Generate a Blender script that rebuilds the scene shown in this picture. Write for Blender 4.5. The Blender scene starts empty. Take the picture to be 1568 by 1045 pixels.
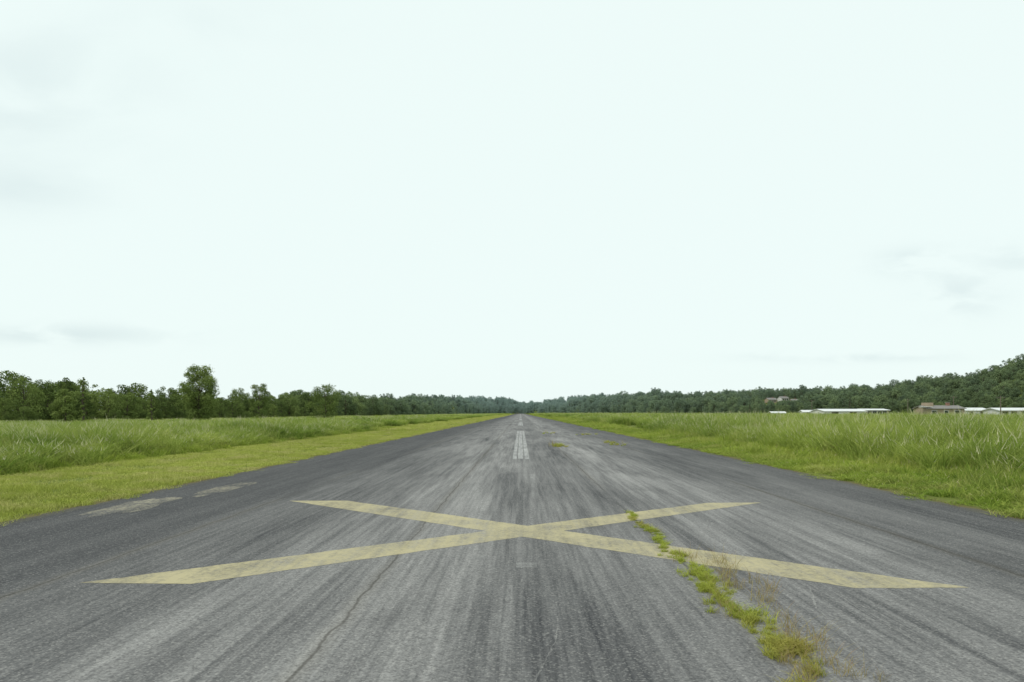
import bpy, math, random
import numpy as np
from mathutils import Vector
rng=np.random.default_rng(7); random.seed(7)
S=bpy.context.scene
S.view_settings.view_transform='Standard'; S.view_settings.look='None'; S.view_settings.exposure=0
rad=math.radians
# ------------------------------------------------------------ helpers
def link(o,parent=None):
    S.collection.objects.link(o)
    if parent: o.parent=parent
    return o
def mesh_obj(name,V,Fc,mat=None,parent=None,link_it=True,tint=None,smooth=False,mats=None,midx=None):
    me=bpy.data.meshes.new(name)
    me.from_pydata([tuple(v) for v in V],[],[tuple(f) for f in Fc])
    if tint is not None:
        a=me.attributes.new('tint','FLOAT','FACE'); a.data.foreach_set('value',np.asarray(tint,dtype=np.float32))
    if mat: me.materials.append(mat)
    if mats:
        for m in mats: me.materials.append(m)
        me.polygons.foreach_set('material_index',midx)
    if smooth: me.polygons.foreach_set('use_smooth',[True]*len(me.polygons))
    me.update()
    o=bpy.data.objects.new(name,me)
    if link_it: link(o,parent)
    return o
class N:
    def __init__(s,name):
        s.m=bpy.data.materials.new(name); s.m.use_nodes=True; s.t=s.m.node_tree; s.t.nodes.clear()
        s.out=s.t.nodes.new('ShaderNodeOutputMaterial')
    def n(s,typ,**k):
        x=s.t.nodes.new(typ)
        for a,b in k.items(): setattr(x,a,b)
        return x
    def put(s,sock,v):
        if isinstance(v,bpy.types.NodeSocket): s.t.links.new(v,sock)
        elif v is not None: sock.default_value=v
    def math(s,op,a,b=None,c=None,clamp=False):
        x=s.n('ShaderNodeMath',operation=op,use_clamp=clamp); s.put(x.inputs[0],a)
        if b is not None: s.put(x.inputs[1],b)
        if c is not None: s.put(x.inputs[2],c)
        return x.outputs[0]
    def mix(s,f,a,b,blend='MIX'):
        x=s.n('ShaderNodeMix',data_type='RGBA',blend_type=blend); s.put(x.inputs[0],f)
        s.put(x.inputs[6],a if isinstance(a,bpy.types.NodeSocket) else (*a,1)); s.put(x.inputs[7],b if isinstance(b,bpy.types.NodeSocket) else (*b,1))
        return x.outputs[2]
    def noise(s,vec,scale,detail=3,rough=.55,mapscale=None,loc=(0,0,0),dist=0):
        if mapscale is not None:
            m=s.n('ShaderNodeMapping'); s.put(m.inputs[0],vec); m.inputs[3].default_value=mapscale; m.inputs[1].default_value=loc; vec=m.outputs[0]
        x=s.n('ShaderNodeTexNoise'); s.put(x.inputs['Vector'],vec); x.inputs['Scale'].default_value=scale
        x.inputs['Detail'].default_value=detail; x.inputs['Roughness'].default_value=rough; x.inputs['Distortion'].default_value=dist
        return x.outputs['Fac']
    def rng(s,v,a,b,c=0,d=1,smooth=False):
        x=s.n('ShaderNodeMapRange'); s.put(x.inputs[0],v)
        for i,q in enumerate((a,b,c,d)): x.inputs[i+1].default_value=q
        if smooth: x.interpolation_type='SMOOTHSTEP'
        return x.outputs[0]
    def ramp(s,f,stops):
        x=s.n('ShaderNodeValToRGB'); s.put(x.inputs[0],f); cr=x.color_ramp
        while len(cr.elements)<len(stops): cr.elements.new(.5)
        for e,(p,c) in zip(cr.elements,stops):
            e.position=p; e.color=(c,c,c,1) if not isinstance(c,tuple) else (*c,1)
        return x.outputs[0]
    def pos(s): return s.n('ShaderNodeNewGeometry').outputs['Position']
    def sep(s,v):
        x=s.n('ShaderNodeSeparateXYZ'); s.put(x.inputs[0],v); return x.outputs
    def principled(s,col,rough=.9,bump=None,bstr=.3,bdist=.01,spec=.3):
        b=s.n('ShaderNodeBsdfPrincipled')
        s.put(b.inputs['Base Color'],col if isinstance(col,bpy.types.NodeSocket) else (*col,1)); s.put(b.inputs['Roughness'],rough)
        b.inputs['Specular IOR Level'].default_value=spec
        if bump is not None:
            q=s.n('ShaderNodeBump'); q.inputs['Strength'].default_value=bstr; q.inputs['Distance'].default_value=bdist
            s.put(q.inputs['Height'],bump); s.t.links.new(q.outputs[0],b.inputs['Normal'])
        s.t.links.new(b.outputs[0],s.out.inputs[0]); return s.m
    def leafy(s,col,trans=.35):
        d=s.n('ShaderNodeBsdfDiffuse'); t=s.n('ShaderNodeBsdfTranslucent'); m=s.n('ShaderNodeMixShader')
        s.put(d.inputs[0],col); s.put(t.inputs[0],col); m.inputs[0].default_value=trans
        s.t.links.new(d.outputs[0],m.inputs[1]); s.t.links.new(t.outputs[0],m.inputs[2]); s.t.links.new(m.outputs[0],s.out.inputs[0]); return s.m
def sstep(a,b,x):
    t=np.clip((x-a)/(b-a),0,1); return t*t*(3-2*t)

# ------------------------------------------------------------ asphalt
JOINTS=[-4.42,-1.36,1.70,4.86]
def asphalt_col(k):
    P=k.pos(); X,Y,Z=k.sep(P)
    s0=k.noise(P,1,1,.5,(.9,.05,1))
    s1=k.noise(P,1,4,.6,(2.6,.13,1),(5,3,0),.15)
    s2=k.noise(P,1,3,.6,(11,.32,1),(1,9,0),.2)
    s3=k.noise(P,1,2,.6,(42,1.3,1))
    big=k.noise(P,.35,3,.5,(1,.35,1),(11,2,0))
    xw=k.math('ADD',X,k.rng(s0,0,1,-.5,.5))
    w=k.ramp(k.rng(xw,-7.4,7.4),[(0,.04),(.17,.07),(.225,.34),(.33,.60),(.44,.74),(.52,.60),(.60,.54),(.66,.88),(.76,.60),(.83,.32),(.9,.28),(1,.12)])
    v=k.math('ADD',k.math('MULTIPLY',k.rng(s1,.36,.66),.42),k.math('MULTIPLY',k.rng(s2,.36,.66),.40))
    v=k.math('ADD',v,k.rng(s0,.3,.7,-.18,.18)); v=k.math('ADD',v,k.rng(big,.3,.7,-.2,.2))
    v=k.math('MULTIPLY',v,k.math('ADD',w,.12)); v=k.math('ADD',v,k.math('MULTIPLY',w,.32))
    v=k.math('ADD',v,k.math('MULTIPLY',k.rng(s3,.3,.7,-.09,.09),k.math('ADD',w,.2)),clamp=True)
    base=k.mix(v,(.052,.054,.059),(.345,.338,.33))
    vo=k.n('ShaderNodeTexVoronoi'); k.put(vo.inputs['Vector'],P); vo.inputs['Scale'].default_value=80
    g=k.sep(vo.outputs['Color'])[0]
    base=k.mix(k.rng(g,.72,1,0,.55),base,k.mix(.5,base,(.52,.50,.47)))
    base=k.mix(k.rng(g,.0,.3,.4,0),base,(.035,.035,.037))
    m=k.noise(P,34,2,.7); base=k.mix(k.rng(m,.35,.6,.35,0),base,(.042,.042,.045))
    st=k.noise(P,.9,4,.6,(1,.5,1),(3,7,0)); base=k.mix(k.rng(st,.56,.72,0,.3),base,(.055,.055,.058))
    wob=k.rng(k.noise(P,1,3,.6,(0.01,1.6,1)),0,1,-.07,.07)
    gate=k.rng(big,.36,.55)
    dall=None
    for j in JOINTS:
        d=k.math('ABSOLUTE',k.math('SUBTRACT',k.math('ADD',X,wob),j))
        dall=d if dall is None else k.math('MINIMUM',dall,d)
    line=k.math('MULTIPLY',k.rng(dall,.005,.018,1,0),k.rng(gate,0,1,.2,.75))
    base=k.mix(k.math('MULTIPLY',line,.75),base,(.030,.029,.028))
    halo=k.math('MULTIPLY',k.rng(dall,.02,.12,.22,0),gate); base=k.mix(halo,base,(.12,.105,.08))
    ax=k.math('ABSOLUTE',X); ed=k.math('ADD',ax,k.rng(m,0,1,-.2,.2))
    base=k.mix(k.rng(ed,7.15,7.5,0,.7),base,(.11,.10,.06))
    return base,m
k=N('asphalt'); c,h=asphalt_col(k); M_asph=k.principled(c,.95,h,.5,.006,.08)
def paint_mat(name,col,wear_lo,wear_hi,streak=.5,op=.95):
    k=N(name); c,h=asphalt_col(k); P=k.pos()
    n1=k.noise(P,22,5,.75); n2=k.noise(P,1,3,.6,(9,.5,1),(4,4,0)); n3=k.noise(P,1.3,3,.6)
    f=k.math('ADD',k.math('ADD',k.math('MULTIPLY',n1,.55),k.math('MULTIPLY',n2,streak*.6)),k.math('MULTIPLY',n3,.3))
    mask=k.math('MULTIPLY',k.rng(f,wear_lo,wear_hi),op)
    pc=k.mix(k.rng(n3,.3,.7),tuple(x*.9 for x in col),col); pc=k.mix(k.rng(k.noise(P,1,3,.6,(16,.6,1)),.4,.8,0,.2),pc,tuple(x*.6 for x in col))
    return k.principled(k.mix(mask,c,pc),.9,h,.4,.005,.08)
M_yel=paint_mat('yellow_paint',(.48,.425,.26),.36,.60,.4,.90)
M_wht=paint_mat('white_paint',(.56,.56,.55),.50,.84,.9,.65)
M_wrn=paint_mat('worn_paint',(.46,.42,.30),.48,.66,.3,.85)
M_wfaint=paint_mat('faint_paint',(.50,.50,.48),.52,.85,.5,.4)
M_chalk=paint_mat('chalk',(.48,.47,.45),.45,.75,.5,.45)

def zbase(x,y):
    x=np.asarray(x,float); y=np.asarray(y,float)
    z=-.75*sstep(14,60,-x)-.25*sstep(30,90,x)
    n=np.sin(x*.21+1.3)*np.cos(y*.17)*.08+np.sin(x*.05+y*.043)*.15
    return z+n*sstep(12,30,np.abs(x))*sstep(5,20,np.abs(y))
PX0,FPX,HY=797.,1045.,632.
Tt=[-1.5,-.76,-.6,-.5,-.38,-.3,-.19,-.1,-.05,0,.03,.1,.2,.338,.5,.738,1.5]
Ft=[100,125,150,180,235,300,450,800,1100,1300,1200,850,620,520,460,400,330]
pk=[-600,0,30,60,85,110,130,150,185,250,350,420,450,520,560,620,680,740,780,792,800,830,870,920,960,1000,1060,1150,1250,1350,1400,1450,1500,1540,1568,1900]
pv=[72,64,72,68,66,60,60,48,46,40,33,29,33,34,27,29,28,25,24,18,18,19,25,30,32,37,32,40,41,45,54,60,66,79,89,105]
def Ff(t): return np.interp(t,Tt,Ft)
def Td(t): return np.interp(PX0+np.asarray(t)*FPX,pk,pv)
def Hh(t):
    return np.maximum(0,Ff(t)*1.3*Td(t)/FPX+1.6-11.5)
def zg(x,y):
    x=np.asarray(x,float); y=np.asarray(y,float)
    yy=np.maximum(y,60); t=np.clip(x/yy,-1.5,1.5); F=Ff(t)
    return zbase(x,y)+Hh(t)*sstep(F*1.0,F*1.3,y)*sstep(60,120,y)
def axis(vals):
    out=[]
    for a,b,st in vals: out+=list(np.arange(a,b,st))
    return np.array(out+[vals[-1][1]])
xp=axis([(0,20,1),(20,80,3),(80,400,9),(400,1500,40),(1500,4000,250)])
xs=np.concatenate([-xp[:0:-1],xp]); ys=axis([(-200,0,20),(0,60,2),(60,200,5),(200,700,10),(700,1900,25),(1900,5000,300)])
gx,gy=np.meshgrid(xs,ys); gz=zg(gx,gy); nx,ny=len(xs),len(ys)
V=np.stack([gx.ravel(),gy.ravel(),gz.ravel()],1)
ii=(np.arange(ny-1)[:,None]*nx+np.arange(nx-1)).ravel()
k=N('ground'); P=k.pos(); X,Y,Z=k.sep(P)
n1=k.noise(P,.25,5,.6); n2=k.noise(P,6,4,.7); n3=k.noise(P,45,2,.6)
col=k.mix(n1,(.105,.155,.022),(.20,.25,.045)); col=k.mix(k.rng(n2,.4,.7,0,.6),col,(.17,.16,.06)); col=k.mix(k.rng(n3,.3,.7,.5,0),col,(.05,.065,.015))
ax=k.math('ABSOLUTE',X); dirt=k.math('MULTIPLY',k.rng(k.math('ADD',ax,k.rng(n2,0,1,-.3,.3)),7.55,7.95,1,0),.8)
col=k.mix(dirt,col,(.13,.10,.055))
M_ground=k.principled(col,1,n2,.5,.04,.1)
mesh_obj('ground',V,np.stack([ii,ii+1,ii+nx+1,ii+nx],1),M_ground,smooth=True)
# runway
yy=np.concatenate([np.arange(-30,60,.25),np.arange(60,1181,10)])
eL=-7.42+.05*np.sin(yy*1.7)+.05*rng.standard_normal(len(yy))*(yy<80); eR=7.42+.05*np.sin(yy*1.3)+.05*rng.standard_normal(len(yy))*(yy<80)
V=[];Fc=[]
for i,y in enumerate(yy): V+=[(eL[i],y,.02),(eR[i],y,.02)]
for i in range(len(yy)-1): Fc.append((2*i,2*i+1,2*i+3,2*i+2))
mesh_obj('runway',V,Fc,M_asph)
PZ=.0216
def seg_int(p,q,r,s):
    p,q,r,s=map(np.array,(p,q,r,s)); d=q-p; e=s-r; den=d[0]*e[1]-d[1]*e[0]; u=((r-p)[0]*e[1]-(r-p)[1]*e[0])/den; return tuple(p+u*d)
A1,A2,A3,A4=(-4.10,6.34),(-3.04,6.30),(4.24,12.02),(3.28,11.98)
B1,B2,B3,B4=(4.06,6.17),(3.02,6.15),(-4.16,12.28),(-3.12,12.28)
bot=seg_int(A2,A3,B2,B3); rgt=seg_int(A2,A3,B1,B4); top=seg_int(A1,A4,B1,B4); lft=seg_int(A1,A4,B2,B3)
pts=[A1,A2,bot,B2,B1,rgt,A3,A4,top,B4,B3,lft]
out=[];anch=[]
for i,p in enumerate(pts):
    q=pts[(i+1)%12]; L_=math.dist(p,q); n=max(2,int(L_/.12)); anch.append(len(out)); out.append((*p,PZ))
    for s in range(1,n):
        u=s/n; out.append((p[0]+(q[0]-p[0])*u+random.gauss(0,.006),p[1]+(q[1]-p[1])*u+random.gauss(0,.008),PZ))
def loop(a,b):
    i=anch[a]; r=[i]; end=anch[b]
    while i!=end: i=(i+1)%len(out); r.append(i)
    return r
fs=[loop(11,0)+loop(0,1)[1:]+loop(1,2)[1:],loop(2,5),loop(5,8),loop(8,11),[anch[2],anch[5],anch[8],anch[11]]]
mesh_obj('closed_runway_cross_marking',out,fs,M_yel)
V=[];Fc=[]
def quad(x0,x1,y0,y1,z=PZ):
    i=len(V); V.extend([(x0,y0,z),(x1,y0,z),(x1,y1,z),(x0,y1,z)]); Fc.append((i,i+1,i+2,i+3))
y=23.2
while y<1150:
    quad(-.28,-.13,y,y+36.5); quad(-.09,.10,y+.3,y+36.5); quad(.14,.31,y+.1,y+36.5); y+=60.9
mesh_obj('centre_line_marking',V,Fc,M_wht)
V=[];Fc=[]; quad(-.05,.17,6.95,7.2)
quad(.22,.36,12.9,17.6)
mesh_obj('faded_paint_mark',V,Fc,M_wfaint)
V=[];Fc=[]
def strip(pts,w,z=PZ-.0008):
    i0=len(V)
    for j,(x,y) in enumerate(pts):
        a=np.array(pts[max(j-1,0)]); b=np.array(pts[min(j+1,len(pts)-1)]); d=b-a; d=d/np.linalg.norm(d); n=np.array([-d[1],d[0]])*w/2*(.4+1.0*rng.random())
        V.append((x+n[0],y+n[1],z)); V.append((x-n[0],y-n[1],z))
    for j in range(len(pts)-1):
        a=i0+2*j; Fc.append((a,a+1,a+3,a+2))
def blob(x0,x1,y0,y1,n=40):
    i=len(V); cx,cy=(x0+x1)/2,(y0+y1)/2; r=1
    for s in range(n):
        a=6.2832*s/n; r=.5*r+.5*(.6+.7*random.random()); V.append((cx+(x1-x0)/2*r*math.cos(a),cy+(y1-y0)/2*r*math.sin(a),PZ))
    Fc.append(tuple(range(i,i+n)))
blob(-6.95,-6.15,10.4,12.9); blob(-6.5,-5.85,12.9,15.6)
mesh_obj('worn_edge_paint',V,Fc,M_wrn)
V=[];Fc=[]
def pxg(px,py): d=py-HY; return ((px-PX0)*1.6/d,1672/d)
def pathpx(l,w,n=10):
    P=[pxg(*q) for q in l]; out=[]
    for a,b in zip(P[:-1],P[1:]):
        for s in range(n): out.append((a[0]+(b[0]-a[0])*s/n+rng.normal()*.003,a[1]+(b[1]-a[1])*s/n))
    out.append(P[-1]); strip(out,w)
pathpx([(818,1050),(835,1015),(851,985),(853,967)],.012); pathpx([(851,966),(880,975),(905,985)],.009)
pathpx([(1240,902),(1250,935),(1290,970),(1330,1010),(1385,1050)],.016)
pathpx([(1270,905),(1330,945),(1400,985)],.009)
mesh_obj('chalk_scratches',V,Fc,M_chalk)

# ------------------------------------------------------------ instancing
def scatter(name,pts,rots,scls,idx,srcs):
    col=bpy.data.collections.new(name+'_source')
    for i,s in enumerate(srcs): s.name='%s_src_%02d'%(name,i); col.objects.link(s)
    me=bpy.data.meshes.new(name); me.from_pydata([tuple(p) for p in pts],[],[])
    a=me.attributes.new('rot','FLOAT_VECTOR','POINT'); a.data.foreach_set('vector',np.asarray(rots,dtype=np.float32).ravel())
    a=me.attributes.new('scl','FLOAT_VECTOR','POINT'); a.data.foreach_set('vector',np.asarray(scls,dtype=np.float32).ravel())
    a=me.attributes.new('idx','INT','POINT'); a.data.foreach_set('value',np.asarray(idx,dtype=np.int32))
    o=link(bpy.data.objects.new(name,me))
    g=bpy.data.node_groups.new(name,'GeometryNodeTree')
    g.interface.new_socket('Geometry',in_out='INPUT',socket_type='NodeSocketGeometry'); g.interface.new_socket('Geometry',in_out='OUTPUT',socket_type='NodeSocketGeometry')
    gi=g.nodes.new('NodeGroupInput'); go=g.nodes.new('NodeGroupOutput'); iop=g.nodes.new('GeometryNodeInstanceOnPoints'); ci=g.nodes.new('GeometryNodeCollectionInfo')
    ci.inputs['Collection'].default_value=col; ci.inputs['Separate Children'].default_value=True; ci.inputs['Reset Children'].default_value=True
    def na(n,t):
        x=g.nodes.new('GeometryNodeInputNamedAttribute'); x.data_type=t; x.inputs[0].default_value=n; return x.outputs[0]
    L=g.links.new
    L(gi.outputs[0],iop.inputs['Points']); L(ci.outputs[0],iop.inputs['Instance']); iop.inputs['Pick Instance'].default_value=True
    L(na('idx','INT'),iop.inputs['Instance Index']); L(na('rot','FLOAT_VECTOR'),iop.inputs['Rotation']); L(na('scl','FLOAT_VECTOR'),iop.inputs['Scale'])
    L(iop.outputs[0],go.inputs[0])
    m=o.modifiers.new('scatter','NODES'); m.node_group=g
    return o
def clump(name,n,radius,hmin,hmax,w,mat,bend=.4,seeds=0,segs=4,spread=.25,sub=0,sw=.4):
    V=[];Fc=[];T=[]
    subs=[(radius*math.sqrt(random.random()),random.random()*6.283,random.uniform(.6,1.22),random.uniform(-.3,.3),random.random()<.6) for _ in range(max(1,sub))]
    for b in range(n):
        if sub:
            sr,sa,sh,st_,sd=random.choice(subs); q=abs(random.gauss(0,.15)); a=random.random()*6.283
            x0,y0=sr*math.cos(sa)+q*math.cos(a),sr*math.sin(sa)+q*math.sin(a)
        else:
            r=radius*math.sqrt(random.random()); a=random.random()*6.283; x0,y0=r*math.cos(a),r*math.sin(a); sh,st_,sd=1,0,True
        seed=(b<seeds) and sd; H=random.uniform(hmin,hmax)*(1.15 if seed else 1)*sh; az=random.random()*6.283; dx,dy=math.cos(az),math.sin(az)
        th=random.random()*6.283; wx,wy=math.cos(th),math.sin(th)
        bd=bend*random.uniform(.3,1.3)*(.4 if seed else 1)*H; sp=spread*random.random()*H
        tnt=min(.8,max(0,random.random()*.6+st_)); i0=len(V); ww=w*random.uniform(.6,1.3)*(.5 if seed else 1)
        for s in range(segs+1):
            u=s/segs; z=H*(u-.28*bend*u**3*random.uniform(.9,1.1)); off=sp*u+bd*u**2.4
            wd=ww*(1-u**2*.9)/2
            if seed and s>=segs-1: wd=w*sw
            if seed and s==segs: wd=w*.1
            X_,Y_=x0+dx*off,y0+dy*off
            V.append((X_-wx*wd,Y_-wy*wd,z)); V.append((X_+wx*wd,Y_+wy*wd,z))
        for s in range(segs):
            q=i0+2*s; Fc.append((q,q+1,q+3,q+2)); T.append(1.0 if (seed and s==segs-1) else tnt)
    return mesh_obj(name,V,Fc,mat,link_it=False,tint=T)
def grass_mat(name,dark,light,dry,seedc,trans=.4,dryamt=.3):
    k=N(name); at=k.n('ShaderNodeAttribute',attribute_name='tint').outputs['Fac']; P=k.pos()
    oi=k.n('ShaderNodeObjectInfo').outputs['Random']
    n=k.noise(P,.12,2,.6); n2=k.noise(P,.9,2,.6)
    f=k.math('ADD',k.math('MULTIPLY',at,.75),k.math('ADD',k.math('MULTIPLY',oi,.1),k.rng(n,.3,.7,-.2,.4)),clamp=True)
    c=k.mix(f,dark,light); c=k.mix(k.math('MULTIPLY',k.rng(k.math('ADD',n2,k.math('MULTIPLY',at,.15)),.5,.75),dryamt),c,dry)
    c=k.mix(k.rng(at,.9,.95),c,seedc)
    return k.leafy(c,trans)
M_tall=grass_mat('tall_grass_blades',(.14,.23,.04),(.48,.55,.13),(.54,.51,.21),(.62,.60,.38),.28,.4)
M_mow=grass_mat('mown_grass_blades',(.31,.36,.07),(.54,.57,.15),(.58,.51,.25),(.5,.45,.2),.2,.6)
M_rough=grass_mat('verge_blades',(.16,.25,.04),(.46,.53,.095),(.52,.46,.19),(.50,.45,.25),.28,.45)
M_weed=grass_mat('weed_blades',(.25,.32,.04),(.52,.55,.12),(.46,.33,.14),(.40,.28,.15),.3,.65)
M_dry=grass_mat('dry_weed_blades',(.30,.25,.10),(.42,.36,.18),(.38,.26,.14),(.33,.22,.13),.3,.4)
def rr(n): return np.stack([rng.normal(0,.03,n),rng.normal(0,.03,n),rng.random(n)*6.283],1)
def vnoise(x,y,s): return .5+.25*(np.sin(x*s+1.7*np.sin(y*s*.8))+np.sin(y*s*1.3+2.1*np.sin(x*s*.7+2)))
def region(xf0,xf1,y0,y1,dens):
    x0=min(xf0(y0),xf0(y1),xf1(y0),xf1(y1)); x1=max(xf0(y0),xf0(y1),xf1(y0),xf1(y1))
    n=int((x1-x0)*(y1-y0)*dens); x=rng.uniform(x0,x1,n); y=rng.uniform(y0,y1,n)
    m=(x>np.minimum(xf0(y),xf1(y)))&(x<np.maximum(xf0(y),xf1(y)))
    return x[m],y[m]
tall=[clump('a',60,.30,.70,1.15,.020,M_tall,b_,sd_,4,.3) for b_,sd_ in ((.45,5),(.6,3),(.35,9),(.5,2),(.7,1))]
tall+=[clump('a',850,.85,.68,1.15,.020,M_tall,b_,sd_,4,.3,sub=14) for b_,sd_ in ((.45,100),(.6,50),(.4,150),(.5,60),(.65,25))]
X=[];Y=[];SX=[];HH=[];II=[]
for side,inner,hs in ((-1,13.2,1.0),(1,10.7,1.38)):
    for y0,y1,d,sx,big in [(4,60,5.5,1.1,0),(4,60,.62,1,1),(60,130,.16,1.7,1),(130,350,.03,3.2,1),(350,1000,.008,6,1)]:
        off=(.9*sx if big else 0)
        f0=(lambda q:0*q+side*(inner+off)); f1=(lambda q:side*(q+4)) if big else (lambda q:0*q+side*(inner+1.7))
        x,y=region(f0,f1,y0,y1,d)
        m=(np.abs(x)>inner+off*.6+.35*np.sin(y*.9)+.25*np.sin(y*2.3))&(y<Ff(x/y)*1.03)
        if not big: m&=(rng.random(len(x))<.45+.8*vnoise(x,y,1.9))
        x,y=x[m],y[m]; n=len(x); X.append(x);Y.append(y);SX.append(np.full(n,sx)); II.append(rng.integers(0,5,n)+5*big)
        HH.append(hs*(.68+.38*vnoise(x,y,.3)+(.0 if big else .2)*vnoise(x+5,y,1.3))*rng.uniform(.8,1.2,n)*(.6+.4*sstep(0,2.2,np.abs(x)-inner)))
x=np.concatenate(X);y=np.concatenate(Y);sx=np.concatenate(SX);h=np.concatenate(HH);n=len(x)
scatter('tall_grass',np.stack([x,y,zg(x,y)-.02],1),rr(n),np.stack([sx*rng.uniform(.9,1.15,n),sx*rng.uniform(.9,1.15,n),h],1),np.concatenate(II),tall)
mow=[clump('m',110,.26,.03,.085,.010,M_mow,.6,0,2,.5) for _ in range(4)]+[clump('m',1300,.8,.025,.10,.010,M_mow,.6,0,2,.5,sub=40) for _ in range(4)]
X=[];Y=[];SX=[];II=[]
for y0,y1,d,sx,big in [(3,60,16,1,0),(3,60,1.7,1,1),(60,220,.3,2.2,1),(220,700,.04,4.5,1)]:
    x,y=region(lambda q:0*q-13.4,lambda q:0*q-(8.2 if big else 7.2),y0,y1,d)
    if not big: m=(x>-8.5); x,y=x[m],y[m]; e=-7.5+.2*np.sin(y*2.1)*np.sin(y*.7)+.12*rng.standard_normal(len(x)); m=x<e; x,y=x[m],y[m]
    else: m=x<-7.6-.75*sx*.85; x,y=x[m],y[m]
    X.append(x);Y.append(y);SX.append(np.full(len(x),sx)); II.append(rng.integers(0,4,len(x))+4*big)
x,y=region(lambda q:0*q-8.6,lambda q:0*q-7.4,60,500,1.2); X.append(x);Y.append(y);SX.append(np.full(len(x),2.0));II.append(rng.integers(0,4,len(x)))
x=np.concatenate(X);y=np.concatenate(Y);sx=np.concatenate(SX);n=len(x)
zs=rng.uniform(.7,1.4,n)*(.7+.9*vnoise(x,y,1.6)*vnoise(x,y,.5))
scatter('mown_grass',np.stack([x,y,zg(x,y)],1),rr(n),np.stack([sx,sx,zs*np.minimum(sx,2)],1),np.concatenate(II),mow)
vg=[clump('v',80,.26,.12,.34,.014,M_rough,.7,3,3,.5) for _ in range(5)]+[clump('v',800,.8,.10,.38,.014,M_rough,.7,40,3,.5,sub=20) for _ in range(4)]
X=[];Y=[];SX=[];HH=[];II=[]
for y0,y1,d,sx,big in [(3,60,11,1,0),(3,60,1.3,1,1),(60,220,.28,2.0,1),(220,900,.035,4,1)]:
    x,y=region(lambda q:0*q+7.1,lambda q:0*q+(11.4 if big else 9.0),y0,y1,d)
    e=(7.5+.28*np.sin(y*1.9)*np.sin(y*.6)+.16*rng.standard_normal(len(x))) if not big else 7.6+.75*sx*.85
    m=x>e; x=x[m];y=y[m]; n=len(x); X.append(x);Y.append(y);SX.append(np.full(n,sx)); II.append(rng.integers(0,5,n) if not big else rng.integers(5,9,n))
    HH.append((.30+1.15*sstep(7.5,11,x))*rng.uniform(.55,1.35,n)*(.45+1.05*vnoise(x,y,1.7)))
x2,y2=region(lambda q:0*q-14.4,lambda q:0*q-12.9,5,70,7); X.append(x2);Y.append(y2);SX.append(np.full(len(x2),1.1));HH.append(rng.uniform(.6,1.5,len(x2)));II.append(rng.integers(0,5,len(x2)))
x2,y2=region(lambda q:0*q+7.4,lambda q:0*q+8.6,60,500,1.0); X.append(x2);Y.append(y2);SX.append(np.full(len(x2),2.));HH.append(rng.uniform(.4,.9,len(x2)));II.append(rng.integers(0,5,len(x2)))
x=np.concatenate(X);y=np.concatenate(Y);sx=np.concatenate(SX);hh=np.concatenate(HH);n=len(x)
scatter('verge_grass',np.stack([x,y,zg(x,y)],1),rr(n),np.stack([sx*.95,sx*.95,hh],1),np.concatenate(II),vg)
wd=[clump('wd',46,.055,.025,.10,.005,M_weed,.9,0,3,.9) for _ in range(4)]+[clump('wdd',20,.05,.06,.17,.0035,M_dry,.5,8,3,.7) for _ in range(2)]
pts=[];sc=[];idx=[]
prof=[(4.0,.10,.6),(4.45,.14,.9),(4.6,.15,1.3),(4.85,.05,.5),(5.05,.11,1),(5.4,.13,1.1),(5.75,.06,.5),(6.0,.11,1),(6.8,.10,.9),(7.15,.05,.4),(7.4,.11,.9),(7.9,.04,.25),(8.4,.09,.8),(8.8,.04,.3),(9.2,.08,.8),(9.9,.03,.25),(10.5,.05,.7),(11,.02,.1)]
py,pw,pd=zip(*prof)
for i in range(720):
    y=random.uniform(3.6,10.9)
    if random.random()>np.interp(y,py,pd)/1.3: continue
    w=np.interp(y,py,pw); x=1.72+random.gauss(0,.40)*w*1.6+.05*math.sin(y*3)+.02*math.sin(y*11)
    s=random.uniform(.4,1.1)*(.5+.6*(w/.14)); pts.append((x,y,.02)); sc.append((s,s,s)); idx.append(random.choice([0,1,2,3,0,1,2,3,0,1,4]) if y>4.4 else random.choice([0,1,4,5,4]))
for _ in range(30):
    y=random.uniform(3.8,7.2); x=1.85+random.random()*.4; s=random.uniform(.6,1.4); pts.append((x,y,.02)); sc.append((s,s,s)); idx.append(random.choice([4,5]))
def tuft(px,py,n,sp,s0):
    gx_,gy_=pxg(px,py)
    for _ in range(n): pts.append((gx_+random.gauss(0,sp),gy_+random.gauss(0,sp*2.2),.02)); s=s0*random.uniform(.6,1.3); sc.append((s,s,s)); idx.append(random.choice([0,1,2,3,4]))
tuft(853,684,20,.12,2.0); tuft(938,679,12,.35,1.6); tuft(945,682,8,.2,1.5); tuft(900,666,8,.3,2); tuft(838,664,6,.3,2)
n=len(pts); scatter('crack_weeds',pts,rr(n),sc,idx,wd)

# ------------------------------------------------------------ trees
def leaf_mat(name,dark,mid,light):
    k=N(name); at=k.n('ShaderNodeAttribute',attribute_name='tint').outputs['Fac']; oi=k.n('ShaderNodeObjectInfo').outputs['Random']; P=k.pos()
    f=k.math('ADD',k.math('MULTIPLY',at,.5),k.math('MULTIPLY',oi,.5)); x=k.n('ShaderNodeValToRGB'); k.put(x.inputs[0],f)
    cr=x.color_ramp; cr.elements.new(.5)
    for e,(p,c) in zip(cr.elements,[(0.1,dark),(.5,mid),(.95,light)]): e.position=p; e.color=(*c,1)
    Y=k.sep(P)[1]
    c=k.mix(k.rng(Y,250,1200,0,.85),x.outputs[0],(.30,.39,.38))  # aerial haze painted into the leaf colour: paler and bluer with distance
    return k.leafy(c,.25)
M_leaf=leaf_mat('tree_leaves',(.07,.10,.034),(.14,.19,.058),(.25,.31,.095))
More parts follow.
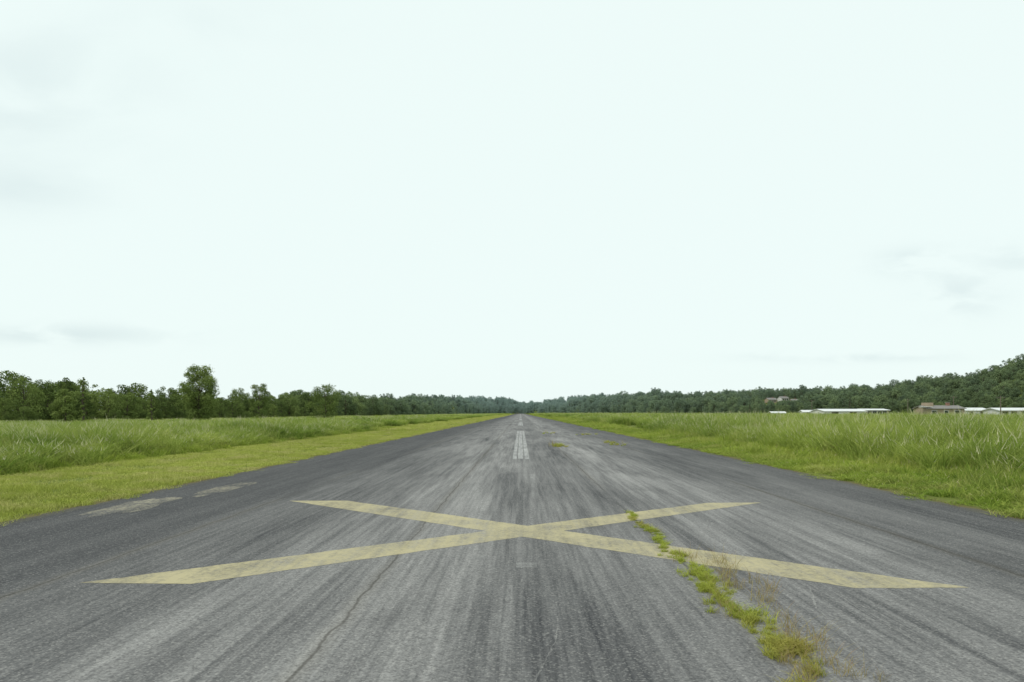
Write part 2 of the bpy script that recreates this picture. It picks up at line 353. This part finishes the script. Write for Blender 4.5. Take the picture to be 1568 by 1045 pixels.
k=N('bark'); P=k.pos(); M_bark=k.principled(k.mix(k.noise(P,3,4,.7,(4,4,.8)),(.05,.04,.03),(.14,.12,.095)),.95,k.noise(P,8,3),.4,.03,.1)
def tube(V,Fc,p0,p1,r0,r1,sd=7):
    p0=Vector(p0);p1=Vector(p1); d=(p1-p0).normalized(); a=d.orthogonal().normalized(); b=d.cross(a); i=len(V)
    for p,r in((p0,r0),(p1,r1)):
        for s in range(sd): q=p+a*r*math.cos(6.2832*s/sd)+b*r*math.sin(6.2832*s/sd); V.append(tuple(q))
    for s in range(sd): t=(s+1)%sd; Fc.append((i+s,i+t,i+sd+t,i+sd+s))
def tree_mesh(name,H=10,W=7,base=.12,nl=22,leaves=5000,ls=.34,shape='round',seed=0,sparse=0,link_it=False,loc=None):
    R=random.Random(seed); rg=np.random.default_rng(seed); V=[];Fc=[]
    p=Vector((0,0,-.3)); tr=.018*H*1.1
    nseg=6; topz=H*.78; path=[p.copy()]
    for i in range(nseg):
        q=Vector((p.x+R.uniform(-.03,.03)*H*.5,p.y+R.uniform(-.03,.03)*H*.5,topz*(i+1)/nseg)); tube(V,Fc,p,q,tr*(1-i/nseg*.8),tr*(1-(i+1)/nseg*.8)); p=q; path.append(q.copy())
    lobes=[]
    for i in range(nl):
        u=(i+.5)/nl; z=H*(base+(1-base)*u*.93)
        v=(z/H-base)/(1-base)
        if shape=='round': prof=math.sqrt(max(.02,1-(2*v-.85)**2/1.35))
        elif shape=='cone': prof=max(.08,1-v)**.8
        elif shape=='oval': prof=math.sin(math.pi*min(.97,max(.06,v*.92+.06)))**.7
        else: prof=.85*(1-v)**.35
        a=i*2.39996+R.uniform(-.5,.5); rad_=W/2*prof*R.uniform(.35,.82)
        c=Vector((rad_*math.cos(a),rad_*math.sin(a),z)); lr=W*.5*R.uniform(.22,.42)*(.55+.45*prof)
        if shape=='cone': lr*=.62
        lobes.append((c,lr))
        k_=min(nseg,max(1,int(z/H/ .78*nseg*.75))); s0=path[k_]; mid=(s0+c)/2+Vector((0,0,-.05*H*R.random()))
        tube(V,Fc,s0,mid,tr*.35,tr*.22,5); tube(V,Fc,mid,c,tr*.22,tr*.07,5)
    nb=len(Fc); T=[0]*nb; mi=[0]*nb
    wts=np.array([l[1]**2 for l in lobes]); wts/=wts.sum()
    li=rg.choice(len(lobes),leaves,p=wts); C=np.array([list(l[0]) for l in lobes])[li]; LR=np.array([l[1] for l in lobes])[li]
    lt=rg.random(len(lobes))[li]
    d=rg.standard_normal((leaves,3)); d[:,2]+=.25; d/=np.linalg.norm(d,axis=1)[:,None]; rr_=rg.random(leaves)**(.3)*(1+.2*rg.standard_normal(leaves)*(.5+sparse))
    pos=C+d*(LR*rr_)[:,None]*np.array([1,1,.78]); ok=pos[:,2]>.02*H; pos=pos[ok];d=d[ok];lt=lt[ok]; m=len(pos)
    nrm=d+.55*rg.standard_normal((m,3)); nrm/=np.linalg.norm(nrm,axis=1)[:,None]
    a=np.cross(nrm,rg.standard_normal((m,3))); a/=np.linalg.norm(a,axis=1)[:,None]; b=np.cross(nrm,a)
    sz=(ls*rg.uniform(.5,1.25,m))[:,None]/2
    q=np.stack([pos-a*sz,pos-b*sz*.62,pos+a*sz,pos+b*sz*.62],1).reshape(-1,3)
    n0=len(V); V=V+[tuple(v) for v in q]; Fc=[tuple(f) for f in Fc]+[(n0+4*i,n0+4*i+1,n0+4*i+2,n0+4*i+3) for i in range(m)]
    T+=list(np.clip(.55*lt+.45*rg.random(m),0,1)); mi+=[1]*m
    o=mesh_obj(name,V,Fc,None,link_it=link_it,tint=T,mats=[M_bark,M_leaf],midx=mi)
    if loc: o.location=loc
    return o
src=[tree_mesh('t',10,8,.05,24,3600,.42,'round',1),tree_mesh('t',10,6.5,.04,22,3300,.38,'oval',2),tree_mesh('t',10,9,.03,28,4200,.43,'round',3),
     tree_mesh('t',10,4.2,.03,26,2800,.34,'cone',4),tree_mesh('t',10,7,.10,20,3200,.38,'round',5,.5),tree_mesh('t',10,8,.02,24,3600,.42,'dome',6)]
P_=[];S_=[];I_=[]
def in_h(t): return 0.352<t<0.412
def add_tree(x,y,hmax_f,hr=(8,13)):
    t=x/y; z=float(zg(x,y)); lim=float(Td(t))
    if t<-.45: hmax_f=min(hmax_f,1.04)
    if in_h(t) and y<1.22*float(Ff(t)): lim=20; hmax_f=rng.uniform(.7,1.1)
    tm=y*lim/FPX+1.6; h=min(rng.uniform(*hr)*(1+min(.8,max(0,(y-500)/900))),(tm-z)*hmax_f)
    if h<1.5: return
    P_.append((x,y,z-.1)); w=h/10*rng.uniform(.85,1.3); S_.append((w,w,h/10)); I_.append(int(rng.choice([0,0,1,2,2,3,4,5,5],p=[.13,.12,.15,.14,.12,.06,.12,.08,.08])))
for a,b in zip(np.arange(-1.2,1.2,.02),np.arange(-1.18,1.22,.02)):
    tm=(a+b)/2; F=float(Ff(tm)); area=.02*(F*1.36**2*F-F*F)/2; cell=50 if F<450 else 66*(F/500)**1.7
    for _ in range(int(area/cell)):
        t=rng.uniform(a,b); f=float(Ff(t)); u=math.sqrt(rng.uniform(1,1.36**2))
        add_tree(t*u*f,u*f,rng.uniform(.6,.9) if rng.random()<.8 else rng.uniform(.95,1.18),(7,14))
    w=.02*F
    for _ in range(int(w/4.5*(1 if F<500 else 500/F))+1):
        t=rng.uniform(a,b); f=float(Ff(t))*rng.uniform(.96,1.03)
        add_tree(t*f,f,rng.uniform(.4,.9),(4,10))
    for _ in range(int(w/3.0*(1 if F<500 else 500/F))+1):
        t=rng.uniform(a,b); f=float(Ff(t))*rng.uniform(.92,1.0); x,y=t*f,f; h=rng.uniform(1.4,3.6); P_.append((x,y,float(zg(x,y))-.1)); S_.append((h/8,h/8,h/10)); I_.append(int(rng.choice([0,2,5,5])))
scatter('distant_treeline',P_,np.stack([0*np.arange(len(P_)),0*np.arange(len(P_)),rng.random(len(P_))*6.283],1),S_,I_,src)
def place(name,px,Y,toppx,Wpx,seed,shape='round',leaves=9000,ls=.26,base=.1,sparse=.5,nl=26):
    x=(px-PX0)/FPX*Y; z=float(zg(x,Y)); H=(HY-toppx)/FPX*Y+1.6-z; W=Wpx/FPX*Y
    tree_mesh(name,H,W,base,nl,leaves,ls,shape,seed,sparse,True,(x,Y,z))
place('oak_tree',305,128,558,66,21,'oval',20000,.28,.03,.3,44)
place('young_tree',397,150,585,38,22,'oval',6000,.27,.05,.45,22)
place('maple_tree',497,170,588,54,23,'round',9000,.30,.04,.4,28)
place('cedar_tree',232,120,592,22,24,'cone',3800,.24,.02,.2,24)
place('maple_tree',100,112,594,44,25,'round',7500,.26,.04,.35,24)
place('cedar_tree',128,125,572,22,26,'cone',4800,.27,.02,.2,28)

# ------------------------------------------------------------ buildings
def pm(name,a,b,sc=4,r=.8):
    k=N(name); P=k.pos(); return k.principled(k.mix(k.noise(P,sc,4,.6),a,b),r,None,spec=.3)
M_ww=pm('white_siding',(.55,.55,.53),(.70,.70,.67)); M_wr=pm('pale_metal_roof',(.62,.64,.65),(.75,.76,.76)); M_tan=pm('tan_wall',(.30,.24,.17),(.42,.34,.25)); M_gr=pm('shingle_roof',(.16,.15,.14),(.26,.25,.24)); M_dk=pm('dark_glass_and_bay_shade',(.02,.025,.03),(.05,.05,.055),2,.3); M_br=pm('brick',(.22,.12,.09),(.32,.19,.14),8); M_wood=pm('pole_wood',(.11,.09,.07),(.2,.17,.14))
def box(name,c,s,mat,par):
    x,y,z=[q/2 for q in s]; V=[(c[0]+i*x,c[1]+j*y,c[2]+l*z) for i in(-1,1) for j in(-1,1) for l in(-1,1)]
    return mesh_obj(name,V,[(0,1,3,2),(4,6,7,5),(0,4,5,1),(2,3,7,6),(0,2,6,4),(1,5,7,3)],mat,par)
def gable(name,w,d,h,rise,ov,mat,par,th=.15,wallmat=None):
    for sgn in(-1,1):
        y0=sgn*(d/2+ov); z0=h-ov*rise/(d/2); X=w/2+ov
        V=[(-X,y0,z0),(X,y0,z0),(X,0,h+rise),(-X,0,h+rise),(-X,y0,z0+th),(X,y0,z0+th),(X,0,h+rise+th),(-X,0,h+rise+th)]
        if sgn>0: V=[(-a,b,c) for a,b,c in V]
        mesh_obj(name,V,[(0,3,2,1),(4,5,6,7),(0,1,5,4),(1,2,6,5),(3,0,4,7)],mat,par)
    for s in(-1,1):
        x=s*w/2; mesh_obj('gable_end',[(x,-d/2,h),(x,d/2,h),(x,0,h+rise-.02)],[(0,1,2)],wallmat or mat,par)
def building(name,px,Y,Wm,D,H,rise,wall,roof,openings,rot=0,chim=False,z=None):
    x=(px-PX0)/FPX*Y; e=link(bpy.data.objects.new(name,None)); e.location=(x,Y,float(zg(x,Y)) if z is None else z); e.rotation_euler=(0,0,rot)
    box('walls',(0,0,H/2),(Wm,D,H),wall,e); gable('roof',Wm,D,H,rise,.4,roof,e,wallmat=wall)
    tr=M_ww if wall!=M_ww else M_tan
    for (ox,ow,oz,oh) in openings:
        box('opening',(ox,-D/2-.01,oz),(ow,.06,oh),M_dk,e); box('lintel',(ox,-D/2-.03,oz+oh/2+.06),(ow+.2,.1,.12),tr,e)  # solid dark panel
        box('jamb',(ox-ow/2-.06,-D/2-.03,oz),(.1,.1,oh),tr,e); box('jamb',(ox+ow/2+.06,-D/2-.03,oz),(.1,.1,oh),tr,e)
    if chim: box('chimney',(Wm*.25,0,H+rise*.9),(.8,.8,2.0),M_br,e); box('chimney_cap',(Wm*.25,0,H+rise*.9+1.06),(1,1,.12),M_gr,e)
    return e
building('hangar',1283,262,16,11,2.5,.8,M_ww,M_wr,[(-4,2.4,1.2,2.0),(3,2.4,1.2,2.0)],.05)
building('open_shed',1333,268,9.5,9,2.9,.5,M_tan,M_wr,[(-3+i*2.0,1.6,1.6,2.0) for i in range(4)],.05)
b=building('brick_house',1437,190,9.5,8,2.8,.8,M_tan,M_gr,[(-3,1.2,1.7,1.2),(0,1,1.2,2.1),(3,1.4,1.7,1.2)],-.1,True)
box('porch_roof',(-4.8,-3,3.3),(2.6,2.5,.2),M_ww,b); box('upper_block',(-3.0,0,3.7),(1.8,3,1.6),M_tan,b)
building('white_shed',1485,200,7.2,6,2.4,.7,M_ww,M_wr,[(-2,1,1.5,1),(1.8,1.8,1.1,2)],.1)
building('long_house',1545,180,9,7,2.3,.6,M_ww,M_wr,[(-3.2,1.3,1.5,1),(-1,1.3,1.5,1),(1.4,1.0,1.2,1.9),(3.3,1.3,1.5,1)],-.05)
building('storage_shed',1236,290,5,4,2.2,.7,M_ww,M_wr,[(0,2,1.1,1.9)])
building('storage_shed',1190,300,6,4,1.8,.6,M_tan,M_wr,[(-1,1.5,1,1.6),(1.4,1,1.2,.9)])
for px,w_,dz in ((1180,8,611),(1199,7,609),(1215,6,613)):
    t=(px-PX0)/FPX; F=float(Ff(t)); best=min(np.arange(1.02,1.3,.004),key=lambda u:abs(float(zg(t*u*F,u*F))+3.2-(1.6+(HY-dz)/FPX*u*F)))
    building('hillside_house',px,float(best*F),w_,7,2.8,1.6,M_tan if px!=1199 else M_ww,M_gr,[(-2,1.2,1.6,1.2),(0,1.0,1.2,2),(2,1.2,1.6,1.2)],.2,True)
def pole(px,Y,toppx):
    x=(px-PX0)/FPX*Y; z=float(zg(x,Y)); H=(HY-toppx)/FPX*Y+1.6-z; V=[];Fc=[]
    tube(V,Fc,(0,0,-.2),(0,0,H),.15,.10,8); e=mesh_obj('utility_pole',V,Fc,M_wood); e.location=(x,Y,z)
    V=[];Fc=[]; tube(V,Fc,(-1.1,0,H-.5),(1.1,0,H-.5),.06,.06,6)
    for q in(-1,0,1): tube(V,Fc,(q,0,H-.45),(q,0,H-.2),.05,.03,6)
    mesh_obj('crossarm',V,Fc,M_wood,e)
pole(1532,175,606); pole(1390,240,610); pole(1243,300,612); pole(1460,230,606)

# ------------------------------------------------------------ world & sun
SE,SA=52,-115
w=bpy.data.worlds.new('World'); S.world=w; w.use_nodes=True; t=w.node_tree; t.nodes.clear()
L=t.links.new; nn=t.nodes.new
out=nn('ShaderNodeOutputWorld'); bg=nn('ShaderNodeBackground'); L(bg.outputs[0],out.inputs[0]); bg.inputs[1].default_value=.1
sky=nn('ShaderNodeTexSky'); sky.sky_type='NISHITA'; sky.sun_disc=False; sky.sun_elevation=rad(SE); sky.sun_rotation=rad(SA); sky.dust_density=2
tc=nn('ShaderNodeTexCoord'); sp=nn('ShaderNodeSeparateXYZ'); L(tc.outputs['Generated'],sp.inputs[0])
def wm(op,a,b=None,clamp=False):
    x=nn('ShaderNodeMath'); x.operation=op; x.use_clamp=clamp
    for i,v in enumerate((a,b)):
        if v is None: continue
        if isinstance(v,bpy.types.NodeSocket): L(v,x.inputs[i])
        else: x.inputs[i].default_value=v
    return x.outputs[0]
def wnoise(sx,sy,loc,lo,hi,det=4):
    cb=nn('ShaderNodeCombineXYZ'); L(wm('ADD',wm('MULTIPLY',dx,sx),loc),cb.inputs[0]); L(wm('MULTIPLY',dz,sy),cb.inputs[1])
    no=nn('ShaderNodeTexNoise'); L(cb.outputs[0],no.inputs['Vector']); no.inputs['Scale'].default_value=1; no.inputs['Detail'].default_value=det; no.inputs['Roughness'].default_value=.5; no.inputs['Distortion'].default_value=.4
    mr=nn('ShaderNodeMapRange'); L(no.outputs['Fac'],mr.inputs[0]); mr.inputs[1].default_value=lo; mr.inputs[2].default_value=hi; mr.interpolation_type='SMOOTHSTEP'; return mr.outputs[0]
yc=wm('MAXIMUM',wm('ABSOLUTE',sp.outputs[1]),.08); dx=wm('DIVIDE',sp.outputs[0],yc); dz=wm('DIVIDE',sp.outputs[2],yc)
f=None
n_a=wnoise(4,9,3,.30,.62); n_b=wnoise(9,26,7,.34,.6)
for (px,py,rx,ry,amt,nz) in [(40,140,190,120,.42,n_a),(20,290,130,40,.4,n_a),(90,512,170,16,.6,n_b),(330,30,160,60,.15,n_a),(1405,402,60,22,.6,n_b),(1475,452,60,34,.5,n_b),(1290,545,150,9,.6,n_b),(1560,395,60,25,.4,n_b)]:
    cx_=(px-PX0)/FPX; cz_=(HY-py)/FPX
    a=wm('DIVIDE',wm('SUBTRACT',dx,cx_),rx/FPX); b_=wm('DIVIDE',wm('SUBTRACT',dz,cz_),ry/FPX)
    r2=wm('ADD',wm('MULTIPLY',a,a),wm('MULTIPLY',b_,b_)); e=wm('MULTIPLY',wm('MULTIPLY',wm('EXPONENT',wm('MULTIPLY',r2,-1.1)),amt),nz)
    f=e if f is None else wm('ADD',f,e,True)
mx=nn('ShaderNodeMix'); mx.data_type='RGBA'; L(f,mx.inputs[0]); mx.inputs[6].default_value=(8.95,10.1,9.85,1); mx.inputs[7].default_value=(6.7,7.9,8.0,1)
mx2=nn('ShaderNodeMix'); mx2.data_type='RGBA'; mx2.inputs[0].default_value=.95; L(sky.outputs[0],mx2.inputs[6]); L(mx.outputs[2],mx2.inputs[7]); L(mx2.outputs[2],bg.inputs[0])
sl=bpy.data.lights.new('sun','SUN'); sl.energy=1.5; sl.angle=rad(12); sl.color=(1,.93,.82); so=link(bpy.data.objects.new('sun',sl))
d=Vector((math.sin(rad(SA))*math.cos(rad(SE)),math.cos(rad(SA))*math.cos(rad(SE)),math.sin(rad(SE)))); so.rotation_euler=d.to_track_quat('Z','Y').to_euler(); so.location=(0,0,60)
cam=bpy.data.cameras.new('camera'); cam.lens=24; cam.sensor_width=36; cam.shift_x=-13/1568; cam.shift_y=110/1568; cam.clip_end=12000; cam.clip_start=.05
co=link(bpy.data.objects.new('camera',cam)); co.location=(0,0,1.6); co.rotation_euler=(rad(90),0,0); S.camera=co
